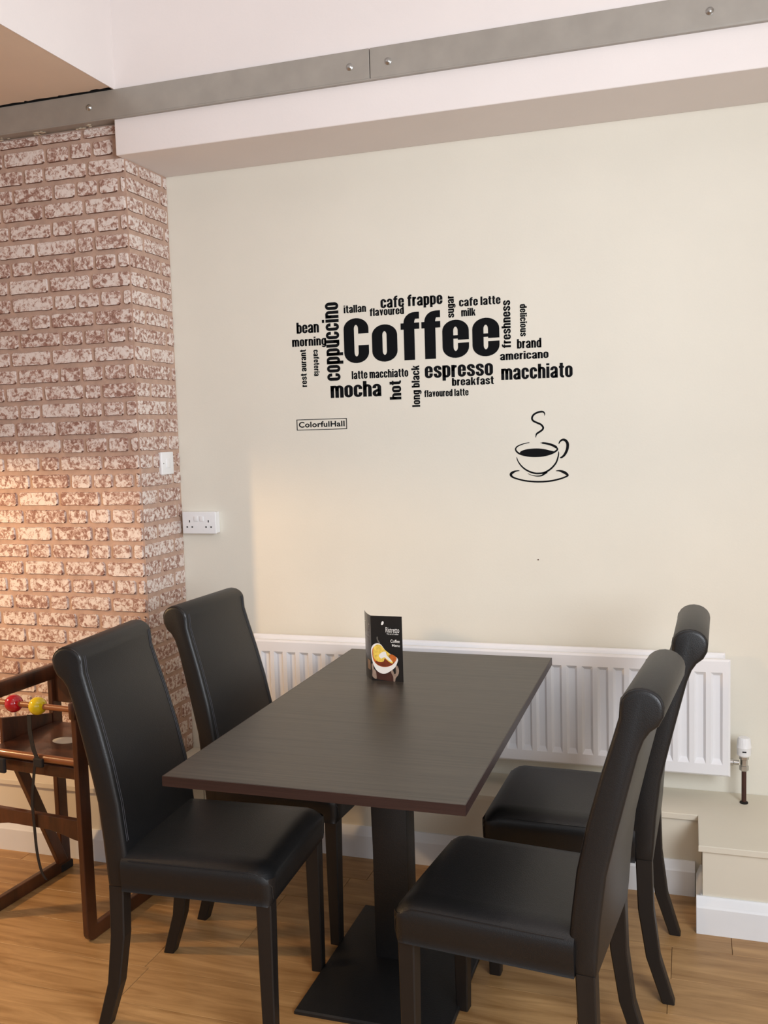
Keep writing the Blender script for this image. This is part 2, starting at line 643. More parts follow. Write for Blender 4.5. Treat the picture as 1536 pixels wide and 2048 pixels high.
# rows as seen at the corner, from the corner leftwards: brick lengths
PAT = [
    [0.163, 0.165, 0.17, 0.16, 0.155, 0.165],
    [0.016, 0.072, 0.080, 0.084, 0.165, 0.150, 0.078, 0.16],
    [0.145, 0.172, 0.075, 0.15, 0.165, 0.16],
    [0.028, 0.080, 0.082, 0.086, 0.178, 0.080, 0.17, 0.15],
    [0.155, 0.168, 0.17, 0.15, 0.17, 0.15],
    [0.040, 0.078, 0.080, 0.160, 0.085, 0.16, 0.15, 0.16],
    [0.135, 0.060, 0.165, 0.155, 0.17, 0.16],
    [0.022, 0.085, 0.083, 0.080, 0.175, 0.150, 0.165],
]
stuffbm = bmesh.new()
k0 = 0
z = 0.875 - 10 * PITCH_Z
zs = []
while z < Z_T0:
    zs.append(z)
    z += PITCH_Z
for r_i, z in enumerate(zs):
    if z < 0.27:
        continue
    top = z + BH
    sc = 1.0
    if top > Z_T0 - 0.006:
        sc = (Z_T0 - 0.008 - z) / BH
        if sc < 0.2:
            continue
    p = list(PAT[r_i % 8])
    x = -0.0045
    i = 0
    while x > -3.15:
        L = p[i % len(p)] if i < len(p) else brk.choice((0.16, 0.165, 0.078, 0.17, 0.08))
        L *= brk.uniform(0.97, 1.03)
        i += 1
        xl = x - L
        if xl < -3.18:
            break
        me, s = brick_for(L)
        if xl > -0.78:
            o = bpy.data.objects.new('brick', me)
            COL.objects.link(o)
            o.location = (xl, -A_P, z + brk.uniform(-0.001, 0.001))
            o.scale = (s, 1, sc)
            o.parent = pier_f
        else:
            t = bmesh.new()
            t.from_mesh(me)
            merge(stuffbm, t, Matrix.Translation((xl, -A_P, z)) @ Matrix.Diagonal((s, 1, sc, 1)))
        x = xl - 0.0145
    # side return, two or three bricks running back to the cream wall
    if top > Z_BEAM - 0.002:
        scs = (Z_BEAM - 0.004 - z) / BH
        if scs < 0.25:
            continue
    else:
        scs = 1.0
    sp = [(0.10, 0.155), (0.215, 0.05), (0.075, 0.15, 0.03), (0.19, 0.075), (0.105, 0.155), (0.20, 0.065), (0.085, 0.17), (0.235, 0.03)][r_i % 8]
    y = -A_P + 0.0005
    for L in sp:
        L = min(L, -y - 0.001)
        if L < 0.02:
            continue
        me, s = brick_for(L, 0.003)
        o = bpy.data.objects.new('brick', me)
        COL.objects.link(o)
        o.location = (0.0, y, z + brk.uniform(-0.001, 0.001))
        o.rotation_euler = (0, 0, math.pi / 2)
        o.scale = (s, 1, scs)
        o.parent = pier_s
        y += L + 0.0135
o = obj('brick_run', stuffbm, MT['brick'], pier_f)
o.data.materials.append(MT['brick_shade'])
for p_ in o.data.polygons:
    if p_.normal.z < -0.35:  # same painted shade under the merged bricks
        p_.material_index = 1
o['kind'] = 'stuff'

# ------------------------------------------------------------------ boxed ledge and skirting along the foot of the wall
LZ = 0.269


def skirt_profile(h=0.112, t=0.018):
    return [(0, 0), (t, 0), (t, h - 0.032), (t * 0.85, h - 0.026), (t * 0.45, h - 0.006), (t * 0.3, h), (0, h)]


def run_x(name, x0, x1, yf, mat_, label=None):
    """skirting along X, its back on y = yf"""
    pts = [(yf - u, v) for u, v in skirt_profile()]
    bm = add_extrude(bmesh.new(), pts, x0, x1, 'YZ')
    return struct(name, bm, mat_)


def run_y(name, y0, y1, xf, mat_, sgn=-1):
    pts = [(xf + sgn * u, v) for u, v in skirt_profile()]
    bm = add_extrude(bmesh.new(), pts, y0, y1, 'XZ')
    return struct(name, bm, mat_)


# box fronts
struct('wall_ledge_back', box(0.203, 1.945, -0.2117, -0.0005, 0, LZ - 0.02), MT['ledge'])
struct('wall_ledge_pier', box(-3.19, 0.2, -0.4764, -A_P - 0.007, 0, LZ - 0.02), MT['ledge'])
struct('wall_ledge_return', box(0.003, 0.2, -0.2779, -0.0005, 0, LZ - 0.02), MT['ledge'])
struct('wall_ledge_right', box(1.946, XR, -0.4381, -0.0005, 0, LZ - 0.02), MT['ledge'])
# tops with a nosing
def board(name, pts):
    bm = add_extrude(bmesh.new(), pts, LZ - 0.0195, LZ, 'XY', 0.002, 2)
    return struct(name, bm, MT['ledge'])
board('trim_4', [(0.0035, -0.001), (0.0035, -A_P + 0.0), (-3.19, -A_P - 0.007), (-3.19, -0.487), (0.211, -0.487), (0.211, -0.222), (1.934, -0.222), (1.934, -0.449), (XR - 0.001, -0.449), (XR - 0.001, -0.001)])
run_x('baseboard_back', 0.221, 1.925, -0.2119, MT['skirt'])
run_x('baseboard_left', -3.18, 0.2, -0.4766, MT['skirt'])
run_y('baseboard_return', -0.4764, -0.2325, 0.2003, MT['skirt'], 1)
run_x('baseboard_right', 1.928, XR - 0.001, -0.4383, MT['skirt'])
run_y('baseboard_box', -0.4381, -0.2325, 1.9457, MT['skirt'], -1)

# ------------------------------------------------------------------ radiator
RX0, RX1, RZ0, RZ1 = 0.30, 2.035, 0.362, 0.750
rad = thing('radiator', 'long white double panel radiator with pressed vertical flutes below the wall lettering', 'radiator', ((RX0 + RX1) / 2, -0.03, RZ0))
org = Vector(rad.location)


def radpanel(yf, x0, x1, z0, z1, name):
    """pressed panel: front face with recessed flutes"""
    bm = bmesh.new()
    pit = 0.0516
    n = int((x1 - x0 - 0.03) / pit)
    m = (x1 - x0 - n * pit) / 2
    zt_o, zb_o = z1 - 0.042, z0 + 0.040
    cell_w = 0.036
    rec_w = 0.020
    d = 0.012
    e = 0.006

    def V(x, y, z):
        return bm.verts.new((x - org.x, y - org.y, z - org.z))
    # borders are built as strips; every cell: outer loop -> rim -> recess
    xs = [x0 + m + i * pit for i in range(n + 1)]
    ztp, zbt = z1 - e, z0 + e

    def quad(a, b, c, dd):
        bm.faces.new([V(*a), V(*b), V(*c), V(*dd)])
    xl, xr = x0 + e, x1 - e
    quad((xl, yf, zt_o), (xr, yf, zt_o), (xr, yf, ztp), (xl, yf, ztp))
    quad((xl, yf, zbt), (xr, yf, zbt), (xr, yf, zb_o), (xl, yf, zb_o))
    quad((xl, yf, zb_o), (xs[0], yf, zb_o), (xs[0], yf, zt_o), (xl, yf, zt_o))
    quad((xs[-1], yf, zb_o), (xr, yf, zb_o), (xr, yf, zt_o), (xs[-1], yf, zt_o))
    for i in range(n):
        a, b = xs[i], xs[i + 1]
        c = (a + b) / 2
        o = [(c - cell_w / 2, zb_o), (c + cell_w / 2, zb_o), (c + cell_w / 2, zt_o), (c - cell_w / 2, zt_o)]
        q = [(c - rec_w / 2, zb_o + 0.016), (c + rec_w / 2, zb_o + 0.016), (c + rec_w / 2, zt_o - 0.012), (c - rec_w / 2, zt_o - 0.012)]
        quad((a, yf, zb_o), (o[0][0], yf, zb_o), (o[3][0], yf, zt_o), (a, yf, zt_o))
        quad((o[1][0], yf, zb_o), (b, yf, zb_o), (b, yf, zt_o), (o[2][0], yf, zt_o))
        for k in range(4):
            k2 = (k + 1) % 4
            quad((o[k][0], yf, o[k][1]), (o[k2][0], yf, o[k2][1]), (q[k2][0], yf + d, q[k2][1]), (q[k][0], yf + d, q[k][1]))
        quad(*[(x, yf + d, z) for x, z in q])
    # rolled rim and sides
    yb = yf + 0.018
    rim = [(xl, ztp), (xr, ztp), (xr, zbt), (xl, zbt)]
    out = [(x0, z1), (x1, z1), (x1, z0), (x0, z0)]
    for k in range(4):
        k2 = (k + 1) % 4
        quad((rim[k][0], yf, rim[k][1]), (rim[k2][0], yf, rim[k2][1]), (out[k2][0], yf + 0.006, out[k2][1]), (out[k][0], yf + 0.006, out[k][1]))
        quad((out[k][0], yf + 0.006, out[k][1]), (out[k2][0], yf + 0.006, out[k2][1]), (out[k2][0], yb, out[k2][1]), (out[k][0], yb, out[k][1]))
    quad((x0, yb, z0), (x1, yb, z0), (x1, yb, z1), (x0, yb, z1))
    bmesh.ops.remove_doubles(bm, verts=bm.verts, dist=0.00002)
    return obj(name, bm, MT['enamel'], rad, smooth=True, angle=25)


radpanel(-0.116, RX0, RX1, RZ0, RZ1, 'front_panel')
radpanel(-0.052, RX0 + 0.012, RX1 - 0.014, RZ0, RZ1 + 0.006, 'rear_panel')
obj('convector_fins', box(RX0 + 0.04 - org.x, RX1 - 0.04 - org.x, -0.096 - org.y, -0.054 - org.y, 0.03, 0.376), MT['enamel'], rad)
for bx_ in (RX0 + 0.18, 1.93):
    bm = box(bx_ - 0.018 - org.x, bx_ + 0.018 - org.x, -0.05 - org.y, 0.03 - 0.0005, -0.022, 0.02, 0.002)
    obj('bracket', bm, MT['enamel'], rad)
bm = bmesh.new()
add_lathe(bm, [(0.011, 0), (0.011, 0.012), (0.008, 0.014), (0.008, 0.0295)], (RX1 - org.x - 0.002, -0.085 - org.y, 0.042), 'X', 20)
obj('tail_union', bm, MT['chrome'], rad, smooth=True)

val = thing('radiator_valve', 'white thermostatic radiator valve on a dark pipe at the right end of the radiator', 'valve', (2.078, -0.085, LZ))
bm = bmesh.new()
add_lathe(bm, [(0.0075, 0.0), (0.0075, 0.118)], (0, 0, 0), 'Z', 18)
obj('pipe', bm, MT['pipe'], val, smooth=True)
bm = bmesh.new()
add_lathe(bm, [(0.013, 0.0), (0.013, 0.004), (0.0085, 0.006)], (0, 0, 0), 'Z', 18)
obj('pipe_collar', bm, MT['dark'], val, smooth=True)
bm = bmesh.new()
add_lathe(bm, [(0.0135, 0.110), (0.0145, 0.112), (0.0145, 0.126), (0.0115, 0.128), (0.0115, 0.146), (0.0150, 0.148), (0.0150, 0.160)], (0, 0, 0), 'Z', 6)
pass
obj('valve_body', bm, MT['chrome'], val)
bm = bmesh.new()
n = 36
prof = [(0.017, 0.158), (0.0215, 0.163), (0.0225, 0.186), (0.0235, 0.189), (0.0225, 0.192), (0.0205, 0.214), (0.0175, 0.2205), (0.006, 0.222)]
rings = []
for r, h in prof:
    ring = []
    for i in range(n):
        t = 2 * math.pi * i / n
        rr = r * (1 - (0.07 if (i % 2 and 0.1925 < h < 0.219) else 0))
        ring.append(bm.verts.new((math.cos(t) * rr, math.sin(t) * rr, h)))
    rings.append(ring)
for a, b in zip(rings, rings[1:]):
    for i in range(n):
        bm.faces.new((a[i], a[(i + 1) % n], b[(i + 1) % n], b[i]))
bm.faces.new(rings[0][::-1])
bm.faces.new(rings[-1])
hd = obj('thermostat_head', bm, MT['plastic'], val, smooth=True, angle=30)
bm = bmesh.new()
add_box(bm, -0.006, 0.006, -0.0236, -0.0215, 0.176, 0.180)
obj('setting_mark', bm, MT['hole'], hd)


# ------------------------------------------------------------------ switch and double socket
sw = thing('light_switch', 'white fused switch plate on the narrow side face of the brick pier', 'switch', (0.0, -0.112, 1.4194))
obj('plate', box(0.004, 0.0145, -0.043, 0.043, -0.043, 0.043, 0.003, 3), MT['plastic'], sw, smooth=True)
obj('back_box', box(0.0005, 0.006, -0.041, 0.041, -0.041, 0.041), MT['plastic'], sw)
rk = obj('rocker', box(0.0135, 0.0175, -0.013, 0.013, -0.018, 0.018, 0.0015, 2), MT['plastic'], sw, smooth=True)
for s in (-1, 1):
    bm = bmesh.new()
    add_lathe(bm, [(0.0022, 0.0140), (0.0022, 0.0149)], (0, s * 0.030, 0), 'X', 12)
    obj('screw', bm, MT['hole' if s < 0 else 'plastic'], sw)

sk = thing('double_socket', 'white double power socket on the cream wall beside the brick pier', 'socket', (0.094, 0.0, 1.183))
obj('back_box', box(-0.071, 0.071, -0.030, -0.0005, -0.041, 0.041, 0.002, 2), MT['plastic'], sk)
obj('face_plate', box(-0.073, 0.073, -0.037, -0.029, -0.043, 0.043, 0.003, 3), MT['plastic'], sk, smooth=True)
for s in (-1, 1):
    o = obj('switch_rocker', box(s * 0.0115 - 0.0085, s * 0.0115 + 0.0085, -0.0405, -0.0365, 0.006, 0.026, 0.0015, 2), MT['plastic'], sk, smooth=True)
    cx = s * 0.041
    for (hx, hz, w, h) in ((cx, 0.006, 0.004, 0.009), (cx - 0.011, -0.0165, 0.0066, 0.0050), (cx + 0.011, -0.0165, 0.0066, 0.0050)):
        obj('pin_hole', box(hx - w / 2, hx + w / 2, -0.0375, -0.0368, hz - h / 2, hz + h / 2), MT['hole'], sk)

# small screw hole in the wall to the right of the table
bm = bmesh.new()
add_lathe(bm, [(0.0024, -0.0002), (0.0024, -0.0016), (0.001, -0.002)], (0, 0, 0), 'Y', 12)
o = obj('wall_plug', bm, MT['pipe'])
o.location = (1.404, 0, 1.052)
tag(o, 'tiny dark screw hole in the cream wall below the cup decal', 'wall plug')

# ------------------------------------------------------------------ wall lettering
WORDS = [
('Coffee','h',0.705,1.281,1.768,1.938),
('bean','h',0.519,0.608,1.887,1.928),
('morning','h',0.499,0.635,1.833,1.873),
('itallan','h',0.708,0.794,1.95,1.978),
('flavoured','h',0.808,0.937,1.933,1.961),
('cafe frappe','h',0.85,1.08,1.951,2.0),
('coppuccino','u',0.621,0.700,1.708,1.993),
('rest aurant','u',0.53,0.553,1.69,1.828),
('cafeteria','d',0.583,0.605,1.728,1.825),
('latte macchiatto','h',0.731,0.947,1.71,1.74),
('mocha','h',0.646,0.843,1.644,1.702),
('hot','u',0.875,0.919,1.63,1.698),
('long black','u',0.959,0.995,1.601,1.749),
('espresso','h',1.009,1.256,1.690,1.744),
('breakfast','h',1.108,1.258,1.67,1.698),
('flavoured latte','h',1.005,1.167,1.634,1.659),
('americano','h',1.282,1.45,1.751,1.779),
('macchiato','h',1.285,1.531,1.682,1.733),
('brand','h',1.342,1.426,1.788,1.821),
('freshness','u',1.289,1.321,1.793,1.956),
('delicious','d',1.354,1.378,1.829,1.939),
('sugar','u',1.1,1.127,1.909,1.986),
('cafe latte','h',1.14,1.287,1.945,1.975),
('milk','h',1.147,1.198,1.911,1.938),
]
TX, TY = 0.135, 0.092     # half pen width across uprights / across horizontals


def arc(p0, c, p1, n=7):
    out = []
    for i in range(n + 1):
        t = math.pi / 2 * i / n
        s, k = 1 - math.sin(t), 1 - math.cos(t)
        out.append((c[0] + (p0[0] - c[0]) * s + (p1[0] - c[0]) * k, c[1] + (p0[1] - c[1]) * s + (p1[1] - c[1]) * k))
    return out


def P(*segs):
    out = []
    for s in segs:
        if isinstance(s, list):
            out += [q for q in s if not out or (abs(q[0] - out[-1][0]) + abs(q[1] - out[-1][1])) > 1e-5]
        else:
            if not out or (abs(s[0] - out[-1][0]) + abs(s[1] - out[-1][1])) > 1e-5:
                out.append(s)
    return out


a0, a1, am = 0.125, 0.505, 0.315      # left stem, right stem, middle
yb, yt = 0.085, 0.915


def bowl(l=a0, r=a1, b=yb, t=yt, k=0.20):
    m = (l + r) / 2
    return P((l, (b + t) / 2), arc((l, t - k), (l, t), (m, t)), arc((m, t), (r, t), (r, t - k)), (r, b + k), arc((r, b + k), (r, b), (m, b)), arc((m, b), (l, b), (l, b + k)), (l, (b + t) / 2))


def G():
    g = {}
    ASC = 1.28
    st = lambda x, lo, hi: ('s', [(x, lo), (x, hi)])
    arch = lambda l, r: ('s', P((l, 0.55), arc((l, yt - 0.22), (l, yt), ((l + r) / 2, yt)), arc(((l + r) / 2, yt), (r, yt), (r, yt - 0.2)), (r, 0)))
    g['l'] = ([st(a0, 0, ASC)], 0.25)
    g['i'] = ([st(a0, 0, 1.0), st(a0, 1.11, ASC)], 0.25)
    g['n'] = ([st(a0, 0, 1.0), arch(a0, a1)], 0.63)
    g['m'] = ([st(a0, 0, 1.0), arch(a0, 0.49), arch(0.49, 0.855)], 0.98)
    g['h'] = ([st(a0, 0, ASC), arch(a0, a1)], 0.63)
    g['u'] = ([st(a1, 0, 1.0), ('s', [(0.63 - x, 1 - y) for x, y in arch(a0, a1)[1]])], 0.63)
    g['o'] = ([('s', bowl())], 0.63)
    g['b'] = ([st(a0, 0, ASC), ('s', bowl())], 0.63)
    g['d'] = ([st(a1, 0, ASC), ('s', bowl())], 0.63)
    g['p'] = ([st(a0, -0.26, 1.0), ('s', bowl())], 0.63)
    g['g'] = ([('s', P((a1, 1.0), (a1, -0.02), arc((a1, -0.02), (a1, -0.19), (am, -0.19)), arc((am, -0.19), (a0 + 0.01, -0.19), (a0 + 0.01, -0.06)))), ('s', bowl())], 0.63)
    cc = lambda t, b, o1, o2: P((a1, o1), (a1, t - 0.2), arc((a1, t - 0.2), (a1, t), (am, t)), arc((am, t), (a0, t), (a0, t - 0.2)), (a0, b + 0.2), arc((a0, b + 0.2), (a0, b), (am, b)), arc((am, b), (a1, b), (a1, b + 0.2)), (a1, o2))
    g['c'] = ([('s', cc(yt, yb, 0.63, 0.37))], 0.63)
    g['C'] = ([('s', cc(1.135, yb, 0.80, 0.48))], 0.63)
    g['e'] = ([('s', P((a1, 0.47), (a1, yt - 0.2), arc((a1, yt - 0.2), (a1, yt), (am, yt)), arc((am, yt), (a0, yt), (a0, yt - 0.2)), (a0, yb + 0.2), arc((a0, yb + 0.2), (a0, yb), (am, yb)), arc((am, yb), (a1, yb), (a1, yb + 0.2)), (a1, 0.39))), ('b', (0.2, 0.55, 0.46, 0.55))], 0.63)
    g['a'] = ([('s', P((a0, 0.66), arc((a0, yt - 0.2), (a0, yt), (am, yt)), arc((am, yt), (a1, yt), (a1, yt - 0.2)), (a1, 0))), ('s', P((a1, 0.53), arc((a1 - 0.06, 0.50), (a0, 0.44), (a0, 0.30)), (a0, 0.24), arc((a0, 0.24), (a0, 0.07), (0.27, 0.07)), arc((0.27, 0.07), (a1 - 0.04, 0.09), (a1, 0.26))))], 0.64)
    g['s'] = ([('s', P((a1 - 0.01, 0.66), (a1 - 0.01, 0.73), arc((a1 - 0.01, 0.73), (a1 - 0.01, yt), (am, yt)), arc((am, yt), (a0, yt), (a0, 0.74)), arc((a0, 0.74), (a0, 0.60), (am, 0.52)), arc((am, 0.52), (a1, 0.42), (a1, 0.27))[0:0] or [(0.40, 0.47)], arc((0.42, 0.455), (a1, 0.40), (a1, 0.28)), arc((a1, 0.27), (a1, yb), (am, yb)), arc((am, yb), (a0, yb), (a0, 0.27)), (a0, 0.35)))], 0.61)
    g['r'] = ([st(a0, 0, 1.0), ('s', P((a0, 0.5), (a0, 0.66), arc((a0, 0.66), (a0 + 0.02, 0.90), (0.42, 0.89))))], 0.42)
    g['f'] = ([('s', P((0.21, 0), (0.21, 1.0), arc((0.21, 1.0), (0.21, 1.195), (0.36, 1.195)), (0.47, 1.195))), ('b', (0.0, 0.83, 0.47, 1.0))], 0.47)
    g['t'] = ([('s', P((0.21, 1.26), (0.21, 0.24), arc((0.21, 0.24), (0.21, 0.08), (0.35, 0.08)), (0.44, 0.08))), ('b', (0.0, 0.83, 0.44, 1.0))], 0.44)
    g['k'] = ([st(a0, 0, ASC), ('q', [(0.24, 0.40), (0.42, 1.0), (0.66, 1.0), (0.24, 0.12)]), ('q', [(0.30, 0.55), (0.50, 0.60), (0.68, 0.0), (0.42, 0.0)])], 0.66)
    g['v'] = ([('q', [(0.0, 1.0), (0.24, 1.0), (0.40, 0.0), (0.22, 0.0)]), ('q', [(0.60, 1.0), (0.37, 1.0), (0.22, 0.0), (0.40, 0.0)])], 0.60)
    return g


GL = G()


def prism(bm, poly, y0, y1):
    """convex or quad outline in XZ as a thin slab"""
    A = [bm.verts.new((x, y0, z)) for x, z in poly]
    B = [bm.verts.new((x, y1, z)) for x, z in poly]
    n = len(poly)
    bm.faces.new(A)
    bm.faces.new(B[::-1])
    for i in range(n):
        bm.faces.new((A[i], B[i], B[(i + 1) % n], A[(i + 1) % n]))


def ribbon(bm, pts, y0, y1, tx, ty, widths=None):
    n = len(pts)
    L, R = [], []
    for i, (x, z) in enumerate(pts):
        a = pts[max(i - 1, 0)]
        b = pts[min(i + 1, n - 1)]
        dx, dz = b[0] - a[0], b[1] - a[1]
        d = math.hypot(dx, dz) or 1
        nx, nz = -dz / d, dx / d
        w = widths[i] if widths else 1
        L.append((x + nx * tx * w, z + nz * ty * w))
        R.append((x - nx * tx * w, z - nz * ty * w))
    VL = [(bm.verts.new((x, y0, z)), bm.verts.new((x, y1, z))) for x, z in L]
    VR = [(bm.verts.new((x, y0, z)), bm.verts.new((x, y1, z))) for x, z in R]
    for i in range(n - 1):
        bm.faces.new((VL[i][0], VL[i + 1][0], VR[i + 1][0], VR[i][0]))
        bm.faces.new((VL[i][1], VR[i][1], VR[i + 1][1], VL[i + 1][1]))
        bm.faces.new((VL[i][0], VL[i][1], VL[i + 1][1], VL[i + 1][0]))
        bm.faces.new((VR[i][0], VR[i + 1][0], VR[i + 1][1], VR[i][1]))
    bm.faces.new((VL[0][0], VR[0][0], VR[0][1], VL[0][1]))
    bm.faces.new((VL[-1][0], VL[-1][1], VR[-1][1], VR[-1][0]))


def word_shapes(text, gap=0.085):
    x = 0.0
    out = []
    for ch in text:
        if ch == ' ':
            x += 0.30
            continue
        sh, adv = GL[ch]
        for k, d in sh:
            if k == 'b':
                out.append((k, (d[0] + x, d[1], d[2] + x, d[3])))
            else:
                out.append((k, [(px + x, pz) for px, pz in d]))
        x += adv + gap
    return out


def word_mesh(text, gap=0.085):
    bm = bmesh.new()
    for k, d in word_shapes(text, gap):
        if k == 's':
            ribbon(bm, d, -0.0009, -0.0001, TX, TY)
        elif k == 'q':
            prism(bm, d, -0.0009, -0.0001)
        else:
            h = abs(d[3] - d[1])
            z0, z1 = (d[1] - 0.045, d[1] + 0.045) if h < 1e-6 else (d[1], d[3])
            prism(bm, [(d[0], z0), (d[2], z0), (d[2], z1), (d[0], z1)], -0.00102, -0.0001)
    return bm


def fit(bm, ori, x0, x1, z0, z1):
    R = {'h': lambda x, z: (x, z), 'u': lambda x, z: (-z, x), 'd': lambda x, z: (z, -x)}[ori]
    for v in bm.verts:
        v.co.x, v.co.z = R(v.co.x, v.co.z)
    ax, bx2 = min(v.co.x for v in bm.verts), max(v.co.x for v in bm.verts)
    az, bz = min(v.co.z for v in bm.verts), max(v.co.z for v in bm.verts)
    cx, cz = (x0 + x1) / 2, (z0 + z1) / 2
    for v in bm.verts:
        v.co.x = (v.co.x - (ax + bx2) / 2) * (x1 - x0) / (bx2 - ax)
        v.co.z = (v.co.z - (az + bz) / 2) * (z1 - z0) / (bz - az)
    return (cx, 0.0, cz)


WPOS = {'h': 'horizontal', 'u': 'running upwards', 'd': 'running downwards'}
WWHERE = {
 'bean': 'at the upper left end of the word cloud', 'morning': 'just below bean at the left end',
 'itallan': 'above the letter C of the big word', 'flavoured': 'tucked under cafe frappe',
 'cafe frappe': 'at the top of the word cloud', 'coppuccino': 'standing left of the big word',
 'rest aurant': 'at the far left below morning', 'cafeteria': 'below morning beside coppuccino',
 'latte macchiatto': 'right under the big word on the left', 'mocha': 'at the lower left of the cloud',
 'hot': 'between mocha and long black', 'long black': 'at the bottom middle of the cloud',
 'espresso': 'under the double e of the big word', 'breakfast': 'just below espresso',
 'flavoured latte': 'lowest small line right of long black', 'americano': 'above macchiato on the right',
 'macchiato': 'at the right end of the cloud', 'brand': 'above americano', 'freshness': 'standing right of the big word',
 'delicious': 'at the upper right of the cloud', 'sugar': 'between cafe frappe and cafe latte',
 'cafe latte': 'at the upper right above milk', 'milk': 'small, under cafe latte'}
for text, ori, x0, x1, z0, z1 in WORDS:
    if text == 'Coffee':
        wt = thing('wall_decal_word', 'very large black vinyl word Coffee in the centre of the word cloud', 'wall decal', ((x0 + x1) / 2, 0, 1.77), group='black vinyl words on the cream wall')
        gap = 0.105
        allx = []
        x = 0
        for ch in text:
            bm = word_mesh(ch)
            for v in bm.verts:
                v.co.x += x
            allx.append(bm)
            x += GL[ch][1] + gap - (0.05 if ch == 'f' else 0)
        xa = min(v.co.x for b in allx for v in b.verts)
        xb = max(v.co.x for b in allx for v in b.verts)
        za = min(v.co.z for b in allx for v in b.verts)
        zb = max(v.co.z for b in allx for v in b.verts)
        for b in allx:
            for v in b.verts:
                v.co.x = (v.co.x - (xa + xb) / 2) * (x1 - x0) / (xb - xa)
                v.co.z = (v.co.z - za) * (z1 - z0) / (zb - za) + z0 - 1.77
            obj('letter', b, MT['vinyl'], wt)
        continue
    bm = word_mesh(text, 0.10 if ' ' in text or len(text) > 6 else 0.085)
    loc = fit(bm, ori, x0, x1, z0, z1)
    o = obj('wall_decal_word', bm, MT['vinyl'])
    o.location = loc
    tag(o, 'black vinyl word %s, %s, %s' % (text, WPOS[ori], WWHERE[text]), 'wall decal', 'black vinyl words on the cream wall')


def text_bm(s, size=1.0, spacing=1.0, offset=0.0, extrude=0.0, align='LEFT'):
    cu = bpy.data.curves.new('t', 'FONT')
    cu.body = s
    cu.size = size
    cu.space_character = spacing
    cu.offset = offset
    cu.extrude = extrude
    cu.align_x = align
    o = bpy.data.objects.new('t', cu)
    COL.objects.link(o)
    bpy.context.view_layer.update()
    dg = bpy.context.evaluated_depsgraph_get()
    me = bpy.data.meshes.new_from_object(o.evaluated_get(dg))
    bm = bmesh.new()
    bm.from_mesh(me)
    bpy.data.objects.remove(o)
    bpy.data.meshes.remove(me)
    for v in bm.verts:       # stand it up in XZ
        v.co = Vector((v.co.x, -v.co.z, v.co.y))
    return bm


# framed small sign of the decal set
fr = thing('wall_decal_label', 'small thin-framed black vinyl nameplate below the word cloud on the left', 'wall decal', (0.6055, 0, 1.5495))
bm = bmesh.new()
for (xa, xb, za, zb) in ((-0.1005, 0.1005, 0.0175, 0.0200), (-0.1005, 0.1005, -0.0205, -0.0180), (-0.1005, -0.0975, -0.018, 0.0175), (0.0975, 0.1005, -0.018, 0.0175)):
    add_box(bm, xa, xb, -0.0008, -0.0001, za, zb)
obj('frame', bm, MT['vinyl'], fr)
bm = text_bm('ColorfulHall', 1, 1.08, 0.026, 0.0)
ax, bx2 = min(v.co.x for v in bm.verts), max(v.co.x for v in bm.verts)
az, bz = min(v.co.z for v in bm.verts), max(v.co.z for v in bm.verts)
for v in bm.verts:
    v.co.x = (v.co.x - ax) / (bx2 - ax) * 0.183 - 0.0915
    v.co.z = (v.co.z - az) / (bz - az) * 0.0215 - 0.0105
    v.co.y = -0.0006
obj('lettering', bm, MT['vinyl'], fr)

# cup decal
DEC = dict(
 steam=[(1.433, 1.555), (1.434, 1.561), (1.43, 1.567), (1.422, 1.5685), (1.409, 1.566), (1.396, 1.559), (1.39, 1.548), (1.394, 1.538), (1.409, 1.53), (1.421, 1.524), (1.428, 1.514), (1.425, 1.506), (1.415, 1.499), (1.406, 1.493), (1.403, 1.487), (1.402, 1.48)],
 rim=[(1.38, 1.463), (1.359, 1.459), (1.338, 1.451), (1.331, 1.441), (1.336, 1.431), (1.349, 1.423), (1.374, 1.417), (1.401, 1.415), (1.43, 1.417), (1.454, 1.423), (1.47, 1.431), (1.476, 1.438), (1.47, 1.446), (1.454, 1.454), (1.435, 1.459), (1.418, 1.461)],
 bowl=[(1.334, 1.413), (1.339, 1.398), (1.352, 1.38), (1.37, 1.366), (1.392, 1.357), (1.41, 1.355), (1.431, 1.358), (1.453, 1.371), (1.47, 1.39), (1.477, 1.408), (1.48, 1.421), (1.48, 1.43)],
 foot=[(1.373, 1.355), (1.386, 1.349), (1.402, 1.346), (1.419, 1.347), (1.429, 1.353), (1.439, 1.36)],
 handle=[(1.481, 1.456), (1.485, 1.464), (1.494, 1.47), (1.503, 1.468), (1.51, 1.459), (1.511, 1.447), (1.508, 1.433), (1.5, 1.418), (1.491, 1.41), (1.485, 1.408)],
 saucer=[(1.343, 1.366), (1.326, 1.363), (1.313, 1.354), (1.318, 1.344), (1.338, 1.336), (1.369, 1.329), (1.409, 1.326), (1.449, 1.328), (1.483, 1.335), (1.505, 1.343), (1.51, 1.348), (1.499, 1.357), (1.483, 1.363), (1.47, 1.363)],
 coffee=[(1.346, 1.429), (1.353, 1.435), (1.371, 1.44), (1.404, 1.442), (1.431, 1.439), (1.45, 1.434), (1.466, 1.429), (1.448, 1.42), (1.421, 1.415), (1.401, 1.414), (1.374, 1.417), (1.354, 1.422)])
cup = thing('cup_decal', 'black vinyl outline of a steaming coffee cup and saucer below the word macchiato', 'wall decal', (1.41, 0, 1.32))
